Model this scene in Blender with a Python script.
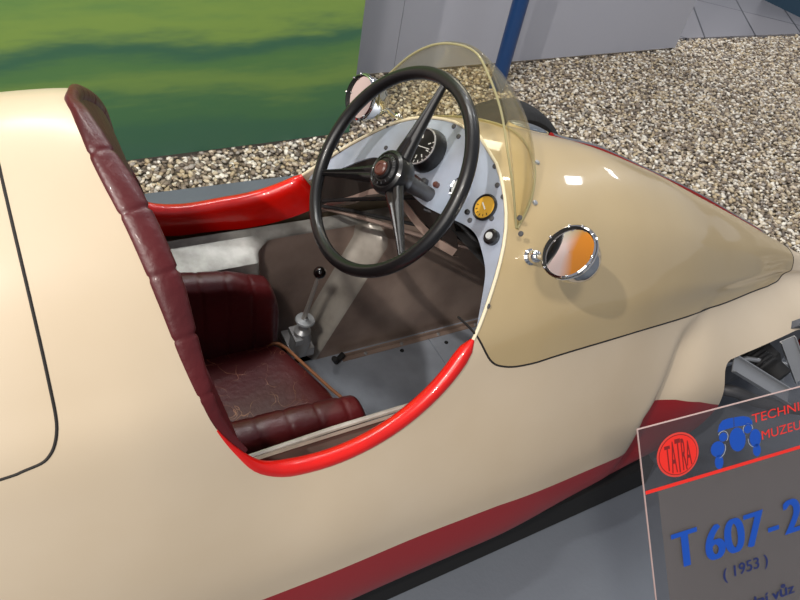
import bpy, bmesh, math, random
import numpy as np
from mathutils import Vector, Matrix

S = bpy.context.scene
for o in list(bpy.data.objects): bpy.data.objects.remove(o)
ZO = .16      # the car's drawing zero lies 16 cm above the hall floor

# ------------------------------------------------------------------ camera
cam = bpy.data.cameras.new('camera'); camo = bpy.data.objects.new('camera', cam); S.collection.objects.link(camo)
cam.lens = 645/800*36; cam.sensor_width = 36; cam.clip_start = .02; cam.clip_end = 100
_p, _r, _a = map(math.radians, (42.28, 12.78, 54.49))
_D = Vector((math.cos(_a)*math.cos(_p), math.sin(_a)*math.cos(_p), -math.sin(_p)))
_ri = Vector((math.sin(_a), -math.cos(_a), 0)); _up = _ri.cross(_D)
_R = _ri*math.cos(_r)+_up*math.sin(_r); _U = -_ri*math.sin(_r)+_up*math.cos(_r)
camo.matrix_world = Matrix(((_R.x,_U.x,-_D.x,-.570),(_R.y,_U.y,-_D.y,-.941),(_R.z,_U.z,-_D.z,1.522+ZO),(0,0,0,1)))
S.camera = camo

# ------------------------------------------------------------------ world, lamps, exposure
w = bpy.data.worlds.new('world'); S.world = w; w.use_nodes = True
bg = w.node_tree.nodes['Background']; bg.inputs[0].default_value = (.84,.88,1.0,1); bg.inputs[1].default_value = .34
def lamp(name, kind, loc, aim, energy, color, **kw):
    l = bpy.data.lights.new(name, kind); l.energy = energy; l.color = color
    for k, v in kw.items(): setattr(l, k, v)
    o = bpy.data.objects.new(name, l); S.collection.objects.link(o); o.location = loc
    o.rotation_euler = (Vector(aim)-Vector(loc)).to_track_quat('-Z','Y').to_euler()
    return o
lamp('spot_lamp', 'SPOT', (-3.54,-1.52,4.6), (.2,0,.7), 630, (1,.935,.87), spot_size=math.radians(60), spot_blend=.5, shadow_soft_size=.05)
lamp('spot_lamp', 'SPOT', (-2.3,-2.5,4.9), (0,0,.6), 390, (1,.94,.86), spot_size=math.radians(60), spot_blend=.5, shadow_soft_size=.22)  # second spot, added to brighten the cockpit interior
lamp('flank_fill', 'AREA', (-3.2,-3.6,3.4), (-.4,0,.5), 60, (1,.95,.88), shape='RECTANGLE', size=3, size_y=2)  # unseen soft fill added for the near flank
lamp('gravel_fill', 'AREA', (4.2,4.4,4.6), (3.0,2.2,0), 120, (1,.95,.9), shape='RECTANGLE', size=2.5, size_y=1.5)  # unseen area light added over the gravel
lamp('strip_lamp', 'AREA', (8.4,1.75,4.16), (8.0,1.7,0), 34, (.97,.98,1), shape='RECTANGLE', size=.55, size_y=1.0)
lamp('strip_lamp', 'AREA', (13.5,4.0,4.2), (12.5,3.9,0), 50, (.97,.98,1), shape='RECTANGLE', size=1.2, size_y=.9)
lamp('backdrop_fill', 'AREA', (-.4,1.1,4.0), (.0,1.6,.0), 50, (1,.97,.92), shape='RECTANGLE', size=1.6, size_y=.4)  # fill added overhead to brighten floor strip, near gravel and mural
for q in ((1.2,1.6,4.2),(2.6,.6,4.2),(.2,2.9,4.2)):
    lamp('strip_lamp', 'AREA', q, (q[0],q[1],0), 26, (.95,.97,1), shape='RECTANGLE', size=1.2, size_y=.12)
S.view_settings.view_transform = 'Standard'; S.view_settings.look = 'None'
S.view_settings.exposure = 0; S.view_settings.gamma = 1; S.view_settings.use_curve_mapping = False

# ------------------------------------------------------------------ materials
def lin(c): return tuple(((v/255)/12.92 if v/255 <= .04045 else ((v/255+.055)/1.055)**2.4) for v in c)+(1,)
def mat(name, rgb, rough=.5, metal=0, coat=0, noise=None, bump=None, **kw):
    m = bpy.data.materials.new(name); m.use_nodes = True; nt = m.node_tree; b = nt.nodes['Principled BSDF']
    b.inputs['Base Color'].default_value = lin(rgb); b.inputs['Roughness'].default_value = rough
    b.inputs['Metallic'].default_value = metal; b.inputs['Coat Weight'].default_value = coat; b.inputs['Coat Roughness'].default_value = .04
    for k, v in kw.items(): b.inputs[k].default_value = v
    if noise:   # (scale, other colour, lo, hi)
        t = nt.nodes.new('ShaderNodeTexCoord'); n = nt.nodes.new('ShaderNodeTexNoise'); n.inputs['Scale'].default_value = noise[0]; n.inputs['Detail'].default_value = 8
        nt.links.new(t.outputs['Object'], n.inputs['Vector'])
        r = nt.nodes.new('ShaderNodeValToRGB'); r.color_ramp.elements[0].position = noise[2]; r.color_ramp.elements[1].position = noise[3]
        r.color_ramp.elements[0].color = lin(rgb); r.color_ramp.elements[1].color = lin(noise[1])
        nt.links.new(n.outputs['Fac'], r.inputs['Fac']); nt.links.new(r.outputs['Color'], b.inputs['Base Color'])
    if bump:    # (scale, strength)
        t = nt.nodes.new('ShaderNodeTexCoord'); n = nt.nodes.new('ShaderNodeTexNoise'); n.inputs['Scale'].default_value = bump[0]; n.inputs['Detail'].default_value = 6
        u = nt.nodes.new('ShaderNodeBump'); u.inputs['Strength'].default_value = bump[1]; u.inputs['Distance'].default_value = .01
        nt.links.new(t.outputs['Object'], n.inputs['Vector']); nt.links.new(n.outputs['Fac'], u.inputs['Height']); nt.links.new(u.outputs['Normal'], b.inputs['Normal'])
    return m
CREAM = mat('cream_paint', (210,193,167), .42, 0, .5, noise=(3,(202,183,154),.35,.75), bump=(2.2,.05))
CREAM.node_tree.nodes['Principled BSDF'].inputs['Coat Roughness'].default_value = .22
CREAMH = mat('bonnet_cream_paint', (186,165,124), .35, 0, .8, noise=(3,(178,156,114),.35,.75), bump=(2.2,.05))
RED = mat('red_paint', (214,18,8), .3, 0, .45, noise=(14,(186,14,8),.45,.8))
DRED = mat('dark_red_paint', (150,14,20), .4, 0, .15)
CHROME = mat('chrome', (225,225,225), .06, 1)
MIRROR = mat('mirror_glass', (245,240,235), .02, 1)
BLACK = mat('black_bakelite', (15,15,16), .36, 0, .18)
RUBBER = mat('black_rubber', (13,13,14), .75, bump=(60,.3))
DARK = mat('dark_underside_and_shade', (10,10,11), .8)
GASKET = mat('seam_gasket', (26,22,18), .7)
ALU = mat('brushed_aluminium', (176,188,206), .38, .35, noise=(9,(150,152,160),.4,.8), bump=(9,.12))
FLOORPLATE = mat('blue_grey_floor_plate', (162,170,182), .42, .3, noise=(7,(128,134,144),.35,.8), bump=(14,.2))
BROWNM = mat('stained_brown_sheet_metal', (170,150,138), .42, .3, noise=(5,(116,98,90),.35,.75), bump=(10,.25))
GREY2 = mat('lit_ridge_and_rail_grey', (196,190,180), .38, .3, noise=(10,(140,132,122),.4,.75), bump=(14,.25))
DARKBR = mat('dark_brown_sheet_metal', (62,56,52), .5, .2, noise=(8,(44,40,38),.4,.8))
GREYM = mat('worn_grey_sheet_metal', (186,186,180), .45, .3, noise=(12,(96,92,86),.4,.75), bump=(14,.3))
BEADM = mat('ivory_edge_paint', (226,214,184), .4)
AMBER = mat('amber_dial', (206,158,52), .35)
WHITE = mat('white_dial_marks', (225,225,220), .5)
DIALB = mat('black_dial_face', (26,27,29), .4)
DIALW = mat('pale_dial_face', (188,190,188), .4)
BROWNK = mat('brown_bakelite', (86,48,38), .35, 0, .3)
STEEL = mat('dull_steel', (168,170,172), .38, .6, bump=(20,.15))
IRON = mat('grey_cast_metal', (92,92,94), .5, .6, bump=(25,.3))
BLUEP = mat('blue_pole_paint', (22,62,112), .4, 0, .3)
PLATF = mat('grey_stage_floor', (104,110,118), .55, noise=(2.5,(94,100,108),.35,.7), bump=(80,.08))
GPANEL = mat('grey_wall_panel', (178,180,190), .45)
TILE = None
def leather():
    m = mat('oxblood_leather', (84,20,22), .36, 0, .15); nt = m.node_tree; b = nt.nodes['Principled BSDF']
    t = nt.nodes.new('ShaderNodeTexCoord')
    n1 = nt.nodes.new('ShaderNodeTexNoise'); n1.inputs['Scale'].default_value = 7
    vm = nt.nodes.new('ShaderNodeMixRGB'); vm.inputs[0].default_value = .30
    nt.links.new(t.outputs['Object'], n1.inputs['Vector']); nt.links.new(t.outputs['Object'], vm.inputs[1]); nt.links.new(n1.outputs['Color'], vm.inputs[2])
    v = nt.nodes.new('ShaderNodeTexVoronoi'); v.feature = 'DISTANCE_TO_EDGE'; v.inputs['Scale'].default_value = 19; nt.links.new(vm.outputs[0], v.inputs['Vector'])
    r = nt.nodes.new('ShaderNodeValToRGB'); r.color_ramp.elements[0].position = .004; r.color_ramp.elements[1].position = .016
    r.color_ramp.elements[0].color = (1,1,1,1); r.color_ramp.elements[1].color = (0,0,0,1); nt.links.new(v.outputs['Distance'], r.inputs['Fac'])
    n2 = nt.nodes.new('ShaderNodeTexNoise'); n2.inputs['Scale'].default_value = 11; n2.inputs['Detail'].default_value = 5; nt.links.new(t.outputs['Object'], n2.inputs['Vector'])
    r2 = nt.nodes.new('ShaderNodeValToRGB'); r2.color_ramp.elements[0].position = .47; r2.color_ramp.elements[1].position = .56; nt.links.new(n2.outputs['Fac'], r2.inputs['Fac'])
    mu = nt.nodes.new('ShaderNodeMath'); mu.operation = 'MULTIPLY'; nt.links.new(r.outputs['Color'], mu.inputs[0]); nt.links.new(r2.outputs['Color'], mu.inputs[1])
    n3 = nt.nodes.new('ShaderNodeTexNoise'); n3.inputs['Scale'].default_value = 5; nt.links.new(t.outputs['Object'], n3.inputs['Vector'])
    base = nt.nodes.new('ShaderNodeMixRGB'); base.inputs[1].default_value = lin((94,22,24)); base.inputs[2].default_value = lin((66,16,19)); nt.links.new(n3.outputs['Fac'], base.inputs[0])
    mx = nt.nodes.new('ShaderNodeMixRGB'); mx.inputs[2].default_value = lin((176,120,88)); nt.links.new(base.outputs[0], mx.inputs[1]); nt.links.new(mu.outputs[0], mx.inputs[0])
    nt.links.new(mx.outputs[0], b.inputs['Base Color'])
    nb = nt.nodes.new('ShaderNodeTexNoise'); nb.inputs['Scale'].default_value = 60; nb.inputs['Detail'].default_value = 4; nt.links.new(t.outputs['Object'], nb.inputs['Vector'])
    u = nt.nodes.new('ShaderNodeBump'); u.inputs['Strength'].default_value = .12; u.inputs['Distance'].default_value = .01
    nt.links.new(nb.outputs['Fac'], u.inputs['Height']); nt.links.new(u.outputs['Normal'], b.inputs['Normal'])
    return m
LEATHER = leather()
LEATHERP = mat('oxblood_padding', (84,19,22), .40, 0, .06, noise=(6,(64,16,19),.35,.7), bump=(45,.22))
PIPING = mat('worn_tan_piping', (150,98,62), .6)
def glass(name, rgb, alpha, rough=.03):
    m = bpy.data.materials.new(name); m.use_nodes = True; nt = m.node_tree; nt.nodes.clear()
    o = nt.nodes.new('ShaderNodeOutputMaterial'); tr = nt.nodes.new('ShaderNodeBsdfTransparent'); tr.inputs[0].default_value = lin(rgb)
    g = nt.nodes.new('ShaderNodeBsdfGlossy'); g.inputs['Roughness'].default_value = rough
    lw = nt.nodes.new('ShaderNodeLayerWeight'); f = nt.nodes.new('ShaderNodeMath'); f.operation = 'POWER'; f.inputs[1].default_value = 5; nt.links.new(lw.outputs['Facing'], f.inputs[0])
    mu = nt.nodes.new('ShaderNodeMath'); mu.operation = 'MULTIPLY_ADD'; mu.inputs[1].default_value = .6; mu.inputs[2].default_value = .02
    x = nt.nodes.new('ShaderNodeMixShader'); nt.links.new(f.outputs[0], mu.inputs[0]); nt.links.new(mu.outputs[0], x.inputs[0])
    nt.links.new(tr.outputs[0], x.inputs[1]); nt.links.new(g.outputs[0], x.inputs[2])
    d = nt.nodes.new('ShaderNodeBsdfDiffuse'); d.inputs[0].default_value = lin(rgb)
    x2 = nt.nodes.new('ShaderNodeMixShader'); x2.inputs[0].default_value = alpha
    nt.links.new(x.outputs[0], x2.inputs[1]); nt.links.new(d.outputs[0], x2.inputs[2]); nt.links.new(x2.outputs[0], o.inputs[0])
    return m
PERSPEX = glass('yellowed_perspex', (252,249,236), .028)
EDGEP = glass('perspex_edge', (206,200,160), .45)
ACRYL = glass('clear_acrylic', (222,222,224), .02)
FILM = glass('grey_film', (212,204,197), .36, .2)
SEDGE = glass('acrylic_edge', (215,190,186), .7)
INKB = mat('blue_print', (10,70,165), .5); INKN = mat('navy_print', (24,38,92), .5)
INKR = mat('red_print', (222,40,28), .5); INKD = mat('dark_red_print', (120,22,20), .5)

# ------------------------------------------------------------------ mesh helpers
class MB:
    def __init__(s): s.v = []; s.f = []; s.m = []
    def add(s, vs, fs, mi=0):
        n = len(s.v); s.v += [tuple(map(float, p)) for p in vs]; s.f += [tuple(n+i for i in f) for f in fs]; s.m += [mi]*len(fs); return s
    def box(s, a, b, mi=0):
        x0,y0,z0 = a; x1,y1,z1 = b
        return s.add([(x0,y0,z0),(x1,y0,z0),(x1,y1,z0),(x0,y1,z0),(x0,y0,z1),(x1,y0,z1),(x1,y1,z1),(x0,y1,z1)],
                     [(0,3,2,1),(4,5,6,7),(0,1,5,4),(1,2,6,5),(2,3,7,6),(3,0,4,7)], mi)
    def grid(s, rows, closed=False, mi=0, caps=False):
        n = len(rows[0]); vs = [p for r in rows for p in r]; fs = []
        for i in range(len(rows)-1):
            for j in range(n if closed else n-1):
                k = (j+1) % n; fs.append((i*n+j, i*n+k, (i+1)*n+k, (i+1)*n+j))
        if caps: fs.append(tuple(range(n))[::-1]); fs.append(tuple((len(rows)-1)*n+j for j in range(n)))
        return s.add(vs, fs, mi)
    def tube(s, pts, r, n=10, mi=0, closed=False, caps=True, flat=None):
        pts = [Vector(p) for p in pts]; N = len(pts); rows = []; up = None
        for i, p in enumerate(pts):
            t = (pts[(i+1) % N]-pts[i-1]) if closed else (pts[min(i+1,N-1)]-pts[max(i-1,0)])
            t.normalize()
            if up is None: up = Vector((0,0,1)) if abs(t.z) < .9 else Vector((1,0,0))
            a = t.cross(up).normalized(); b = a.cross(t).normalized(); up = b
            rr = r[i] if isinstance(r, (list, tuple)) else r
            rows.append([tuple(p+a*math.cos(2*math.pi*k/n)*rr+b*math.sin(2*math.pi*k/n)*rr*(flat or 1)) for k in range(n)])
        if closed: rows.append(rows[0])
        return s.grid(rows, True, mi, caps and not closed)
    def lathe(s, prof, org, axis, n=32, mi=0, cap0=False, cap1=False):
        ax = Vector(axis).normalized(); u = ax.orthogonal().normalized(); v = ax.cross(u); org = Vector(org)
        rows = [[tuple(org+ax*h+(u*math.cos(2*math.pi*k/n)+v*math.sin(2*math.pi*k/n))*r) for k in range(n)] for r, h in prof]
        s.grid(rows, True, mi)
        b = len(s.v)-n*len(rows)
        if cap0: s.f.append(tuple(b+k for k in range(n))[::-1]); s.m.append(mi)
        if cap1: s.f.append(tuple(b+(len(rows)-1)*n+k for k in range(n))); s.m.append(mi)
        return s
    def blob(s, c, ax, e=2.6, n=14, mi=0, M=None):
        """rounded box (superellipsoid): centre, half sizes, squareness"""
        rows = []; pw = lambda q: math.copysign(abs(q)**(2/e), q); M = M or Matrix.Identity(3)
        for i in range(n+1):
            a = -math.pi/2+math.pi*i/n
            rows.append([tuple(Vector(c)+M@Vector((ax[0]*pw(math.cos(a))*pw(math.cos(b)), ax[1]*pw(math.cos(a))*pw(math.sin(b)), ax[2]*pw(math.sin(a))))) for b in [2*math.pi*k/(2*n) for k in range(2*n)]])
        return s.grid(rows, True, mi)
    def build(s, name, mats, parent=None, sharp=35, weld=1e-5):
        me = bpy.data.meshes.new(name); me.from_pydata(s.v, [], s.f)
        for m in (mats if isinstance(mats, (list, tuple)) else [mats]): me.materials.append(m)
        me.polygons.foreach_set('material_index', s.m)
        if weld:
            bm = bmesh.new(); bm.from_mesh(me); bmesh.ops.remove_doubles(bm, verts=bm.verts, dist=weld)
            bmesh.ops.recalc_face_normals(bm, faces=bm.faces); bm.to_mesh(me); bm.free()
        me.polygons.foreach_set('use_smooth', [True]*len(me.polygons)); me.set_sharp_from_angle(angle=math.radians(sharp)); me.update()
        return link(name, me, parent)
def link(name, me, parent=None):
    o = bpy.data.objects.new(name, me); S.collection.objects.link(o)
    if parent is None: o.location = (0,0,ZO)
    else:
        o.parent = parent; q = Vector((0,0,ZO)); p = parent
        while p is not None: q -= p.location; p = p.parent
        o.location = q
    return o
def tag(o, label=None, cat=None, group=None, kind=None):
    for k, v in (('label',label),('category',cat),('group',group),('kind',kind)):
        if v: o[k] = v
    return o
def empty(name, loc):
    o = bpy.data.objects.new(name, None); S.collection.objects.link(o); o.location = loc; o.empty_display_size = .1; return o
def crom(pts, n=8, closed=False):
    P = [Vector(p) for p in pts]; N = len(P); out = []
    for i in range(N if closed else N-1):
        g = (lambda k: P[k % N]) if closed else (lambda k: P[min(max(k,0),N-1)])
        a,b,c,d = g(i-1),g(i),g(i+1),g(i+2)
        for k in range(n):
            t = k/n; out.append(tuple(.5*((2*b)+(c-a)*t+(2*a-5*b+4*c-d)*t*t+(3*b-a-3*c+d)*t**3)))
    if not closed: out.append(tuple(P[-1]))
    return out

# half cross sections (y, z) from the keel line to the crown line, one row per station along the car
ST = [
 (-2.30,[(0,.28),(.03,.285),(.05,.31),(.045,.34),(.035,.355),(.02,.365),(0,.37)]),
 (-2.10,[(0,.10),(.13,.12),(.19,.30),(.16,.42),(.12,.49),(.07,.53),(0,.55)]),
 (-1.60,[(0,-.03),(.29,-.01),(.35,.30),(.29,.53),(.23,.66),(.14,.76),(0,.81)]),
 (-1.00,[(0,-.06),(.38,-.04),(.44,.32),(.375,.63),(.31,.775),(.185,.905),(0,.975)]),
 (-.56,[(0,-.06),(.41,-.04),(.465,.31),(.395,.66),(.325,.80),(.19,.945),(0,1.040)]),
 (-.28,[(0,-.06),(.42,-.04),(.465,.30),(.39,.56),(.325,.74),(.20,.90),(0,.98)]),
 (0.0,[(0,-.06),(.42,-.03),(.46,.27),(.372,.575),(.318,.71),(.19,.85),(0,.912)]),
 (.20,[(0,-.06),(.42,-.03),(.46,.26),(.365,.575),(.31,.71),(.19,.845),(0,.905)]),
 (.50,[(0,-.06),(.40,-.03),(.445,.25),(.335,.535),(.28,.65),(.175,.775),(0,.845)]),
 (.80,[(0,-.06),(.38,-.03),(.425,.23),(.285,.46),(.24,.565),(.15,.675),(0,.735)]),
 (1.10,[(0,-.06),(.36,-.03),(.40,.20),(.225,.38),(.19,.455),(.12,.545),(0,.60)]),
 (1.40,[(0,-.05),(.32,-.03),(.36,.17),(.16,.295),(.135,.355),(.085,.425),(0,.462)]),
 (1.70,[(0,-.04),(.26,-.02),(.29,.13),(.10,.215),(.08,.255),(.05,.30),(0,.318)]),
 (1.95,[(0,-.01),(.17,.01),(.21,.10),(.09,.15),(.06,.175),(.03,.195),(0,.20)]),
 (2.12,[(0,.03),(.06,.04),(.09,.08),(.06,.11),(.04,.12),(.02,.125),(0,.13)]),
]
SX = np.array([s[0] for s in ST]); SP = np.array([s[1] for s in ST],float)   # n,7,2
def _slopes(x, v):
    h=np.diff(x); d=np.diff(v,axis=0)/h.reshape(-1,*([1]*(v.ndim-1)))
    m=np.zeros_like(v); m[0]=d[0]; m[-1]=d[-1]
    w1=(2*h[1:]+h[:-1]).reshape(-1,1,1); w2=(h[1:]+2*h[:-1]).reshape(-1,1,1)
    a,b=d[:-1],d[1:]
    with np.errstate(divide='ignore',invalid='ignore'):
        mm=(w1+w2)/(w1/a+w2/b)
    m[1:-1]=np.where(a*b>0,mm,0); return m
SM=_slopes(SX,SP)
def section(x):
    x=min(max(x,SX[0]),SX[-1]); i=min(int(np.searchsorted(SX,x,side='right'))-1,len(SX)-2)
    h=SX[i+1]-SX[i]; t=(x-SX[i])/h
    return ((2*t**3-3*t**2+1)*SP[i]+(t**3-2*t**2+t)*h*SM[i]+(-2*t**3+3*t**2)*SP[i+1]+(t**3-t**2)*h*SM[i+1])
_cache={}
def surf(x,s):
    """point on the near-right half skin, s 0 keel .. 1 crown; returns (x, |y|, z)"""
    k=round(x,5)
    q=_cache.get(k)
    if q is None:
        c=section(x); q=np.vstack([[-c[1][0],c[1][1]],c,[-c[5][0],c[5][1]]]); _cache[k]=q
    u=min(max(s,0),1)*6; i=min(int(u),5); t=u-i
    p0,p1,p2,p3=q[i],q[i+1],q[i+2],q[i+3]
    a=.5*((2*p1)+(-p0+p2)*t+(2*p0-5*p1+4*p2-p3)*t*t+(-p0+3*p1-3*p2+p3)*t**3)
    y,z=float(a[0]),float(a[1])
    xg=.66+.107*z if z<.28 else .69+1.05*(z-.28)
    w=max(0,min(1,(z-.02)/.12))*max(0,min(1,(.435-z)/.06))
    d=(x-xg); e=math.exp(-(d/.040)**2) if d<0 else math.exp(-(d/.13)**2)
    y-=.040*w*e*(1 if y>.15 else 0)
    return x,y,z
def at_z(x,z):
    """s where the upper half reaches height z"""
    lo,hi=.2,1.
    for _ in range(40):
        m=(lo+hi)/2
        if surf(x,m)[2]<z: lo=m
        else: hi=m
    return (lo+hi)/2

# ------------------------------------------------------------------ clipping of the skin by curves drawn on it
def sdist(px, py, poly):
    """signed distance to a closed polygon, negative inside"""
    P = np.asarray(poly, float); Q = np.roll(P, -1, 0); d = np.full(px.shape, 1e9); ins = np.zeros(px.shape, bool)
    for (x0,y0),(x1,y1) in zip(P, Q):
        ex,ey = x1-x0, y1-y0; t = np.clip(((px-x0)*ex+(py-y0)*ey)/(ex*ex+ey*ey+1e-18), 0, 1)
        d = np.minimum(d, np.hypot(px-x0-t*ex, py-y0-t*ey))
        c = ((y0 > py) != (y1 > py)); xi = x0+(py-y0)*(x1-x0)/((y1-y0) if y1 != y0 else 1e-18); ins ^= (c & (px < xi))
    return np.where(ins, -d, d)
class Skin:
    """patch of the skin: params (x, a) with a 0 keel near, 1 crown, 2 keel far"""
    def __init__(s, pr, fs, mi): s.pr = pr; s.fs = fs; s.mi = mi
    def pos(s, off=0):
        out = []
        for x, a in s.pr:
            sd = -1 if a <= 1 else 1; q = surf(x, a if a <= 1 else 2-a); out.append((q[0], sd*q[1], q[2]))
        return np.array(out)
    def split(s, field):
        """returns (patch where field > 0, patch where field < 0)"""
        g = field(np.array(s.pr), s.pos()); res = []
        for sg in (1,-1):
            pr = list(s.pr); h = g*sg; new = {}; keepf = []; mi = []
            for f, m in zip(s.fs, s.mi):
                hs_ = [h[i] for i in f]
                if all(v >= 0 for v in hs_): keepf.append(f); mi.append(m); continue
                if all(v < 0 for v in hs_): continue
                o = []
                for k in range(len(f)):
                    i, j = f[k], f[(k+1) % len(f)]
                    if h[i] >= 0: o.append(i)
                    if (h[i] >= 0) != (h[j] >= 0):
                        key = (min(i,j), max(i,j))
                        if key not in new:
                            t = h[i]/(h[i]-h[j]); new[key] = len(pr)
                            pr.append((pr[i][0]+(pr[j][0]-pr[i][0])*t, pr[i][1]+(pr[j][1]-pr[i][1])*t))
                        o.append(new[key])
                if len(o) > 2: keepf.append(tuple(o)); mi.append(m)
            used = sorted({i for f in keepf for i in f}); mp = {k: n for n, k in enumerate(used)}
            res.append(Skin([pr[i] for i in used], [tuple(mp[i] for i in f) for f in keepf], mi))
        return res
    def build(s, name, mats, parent, thick=.004):
        b = MB(); b.v = [tuple(p) for p in s.pos()]; b.f = list(s.fs); b.m = list(s.mi)
        o = b.build(name, mats, parent, sharp=50, weld=1e-6)
        md = o.modifiers.new('thickness', 'SOLIDIFY'); md.thickness = thick; md.offset = -1
        es = o.modifiers.new('edges', 'EDGE_SPLIT'); es.split_angle = math.radians(40); es.use_edge_sharp = False
        return o
xs = np.concatenate([np.arange(-2.3,-.8,.05), np.arange(-.8,1.9,.014), np.arange(1.9,2.121,.02)])
xs = np.unique(np.round(np.concatenate([xs,[2.12]]),5)); NA = 168
al = np.linspace(0, 2, NA+1); prm = [(float(x), float(a)) for x in xs for a in al]
fcs = [(i*(NA+1)+j, i*(NA+1)+j+1, (i+1)*(NA+1)+j+1, (i+1)*(NA+1)+j) for i in range(len(xs)-1) for j in range(NA)]
skin = Skin(prm, fcs, [0]*len(fcs))
fold = lambda a: np.where(a <= 1, a, 2-a)

# side profile of the cockpit cut-out
CUT = crom([(-.60,1.11,0),(-.545,1.06,0),(-.526,1.03,0),(-.515,1.002,0),(-.500,.968,0),(-.487,.93,0),(-.475,.88,0),(-.466,.82,0),(-.456,.762,0),(-.441,.704,0),(-.409,.638,0),(-.370,.583,0),(-.306,.551,0),
            (-.21,.545,0),(-.11,.565,0),(-.023,.612,0),(.048,.687,0),(.10,.756,0),(.167,.85,0),(.205,.905,0),(.26,.99,0)], 5)
CUT = [(p[0], p[1]) for p in CUT]
CUTF = [p for p in CUT if p[1] > .885 and p[0] < -.3]+[(p[0],p[1]) for p in crom([(-.475,.88,0),(-.4665,.82,0),(-.4575,.75,0),(-.448,.67,0),(-.434,.60,0),(-.405,.556,0),(-.36,.538,0),(-.29,.536,0),(-.205,.546,0)],5)]+[p for p in CUT if p[0] > -.20]
body, _ = skin.split(lambda p, q: np.where(q[:,1] < 0, sdist(q[:,0], q[:,2], CUT+[(.4,1.5),(-.7,1.5)]), sdist(q[:,0], q[:,2], CUTF+[(.4,1.5),(-.7,1.5)])))
# openings in the flanks for the front suspension
HOLE = [(p[0],p[1]) for p in crom([(1.02,.16,0),(1.018,.262,0),(1.045,.282,0),(1.09,.277,0),(1.25,.247,0),(1.45,.208,0),(1.60,.172,0),(1.70,.13,0),(1.72,.05,0)],5)]+[(1.72,-.2),(.86,-.2),(.90,-.05)]
body, _ = body.split(lambda p, q: np.where(fold(p[:,1]) < .75, sdist(q[:,0], q[:,2], HOLE), 1.))
# bonnet: above the shoulder line, pointed in front
K = 1.15
S3 = .5
HL = [(.02,at_z(.02,.73)),(.055,at_z(.055,.694)),(.09,at_z(.09,.636)),(.13,at_z(.13,.609)),(.195,at_z(.195,.595)),(.281,at_z(.281,.587)),(.626,at_z(.626,.517)),(1.065,at_z(1.065,.393)),
      (1.40,at_z(1.40,.298)),(1.546,at_z(1.546,.256)),(1.66,at_z(1.66,.232)),(1.735,at_z(1.735,.235)),(1.765,at_z(1.765,.262)),(1.772,1.)]
HLc = crom([(x, s*K, 0) for x, s in HL], 6)
HPOLY = [(p[0], p[1]) for p in HLc]+[(1.772,K*1.5),(-.2,K*1.5),(-.2,HLc[0][1]+.4),(HLc[0][0]-.03,HLc[0][1]+.08)]
gap = .0016
hood, rest = body.split(lambda p, q: -sdist(p[:,0], fold(p[:,1])*K, HPOLY)-gap)
body, _ = rest.split(lambda p, q: sdist(p[:,0], fold(p[:,1])*K, HPOLY)-gap)
# engine cover behind the headrest
EL = crom([(-.634,1.0*K,0),(-.632,at_z(-.632,.97)*K,0),(-.631,at_z(-.631,.90)*K,0),(-.632,at_z(-.632,.82)*K,0),(-.636,at_z(-.636,.765)*K,0),(-.652,at_z(-.652,.735)*K,0),(-.682,at_z(-.682,.724)*K,0),(-.76,at_z(-.76,.715)*K,0),(-1.2,at_z(-1.2,.66)*K,0),(-1.62,at_z(-1.62,.60)*K,0),(-1.68,at_z(-1.68,.66)*K,0),(-1.69,K,0)], 6)
EPOLY = [(p[0], p[1]) for p in EL]+[(-1.69,K*1.5),(-.634,K*1.5)]
cover, rest = body.split(lambda p, q: -sdist(p[:,0], fold(p[:,1])*K, EPOLY)-gap)
body, _ = rest.split(lambda p, q: sdist(p[:,0], fold(p[:,1])*K, EPOLY)-gap)
# red lower band
def stripe_z(x):
    return np.interp(x, [-2.3,-1,-.39,-.09,.17,.52,.64,.665,.71,.80,.90,1.03,1.4,2.2], [.34,.28,.254,.24,.225,.18,.167,.24,.278,.262,.229,.162,.06,.0])
up_, low = body.split(lambda p, q: q[:,2]-stripe_z(q[:,0]))
n0 = len(up_.pr); body = Skin(up_.pr+low.pr, up_.fs+[tuple(i+n0 for i in f) for f in low.fs], [0]*len(up_.fs)+[1]*len(low.fs))

car = empty('racing_car', (0,0,0))
tag(car, 'cream and red single-seat racing car with open cockpit and dark red leather seat', 'racing car')
shell = body.build('body_shell', [CREAM, DRED], car)
hood_o = hood.build('bonnet', [CREAMH], car); cover_o = cover.build('engine_cover', [CREAM], car)
def pt(x, s, side, off=0):
    q = surf(x, s); p = Vector((q[0], side*q[1], q[2]))
    if off:
        a = surf(x+.01, s); b = surf(x, min(s+.01,1)); c0 = surf(x, s-.01)
        t1 = Vector((a[0]-q[0], side*(a[1]-q[1]), a[2]-q[2])); t2 = Vector((0, side*(b[1]-c0[1]), b[2]-c0[2]))
        n = t1.cross(t2).normalized()
        if n.y*side < 0 or (abs(n.y) < .2 and n.z < 0): n = -n
        p += n*off
    return p
for nm, L, par in (('bonnet_gasket', HLc, hood_o), ('cover_gasket', EL, cover_o)):
    b = MB()
    near = [pt(p[0], min(p[1]/K,1), -1, -.0008) for p in L]; far = [pt(p[0], min(p[1]/K,1), 1, -.0008) for p in L][::-1]
    path = near+far[1:] if abs(L[-1][1]/K-1) < 1e-6 and abs(L[0][1]/K-1) > 1e-3 else near[::1]
    if nm == 'cover_gasket': path = near+far[1:-1]; b.tube(path, .0024, 8, closed=True)
    else: b.tube(path, .0024, 8)
    b.build(nm, GASKET, par)

# ---- cockpit edge curve on each side
def rim_point(x, z, side): q = surf(x, at_z(x, z)); return Vector((q[0], side*q[1], q[2]))
def rim(side, x0, x1, upper_rear=None):
    return [rim_point(x, z, side) for x, z in (CUT if side < 0 else CUTF) if x0 <= x <= x1 and z < min(.80, surf(x,1)[2]-.002)]
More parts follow.
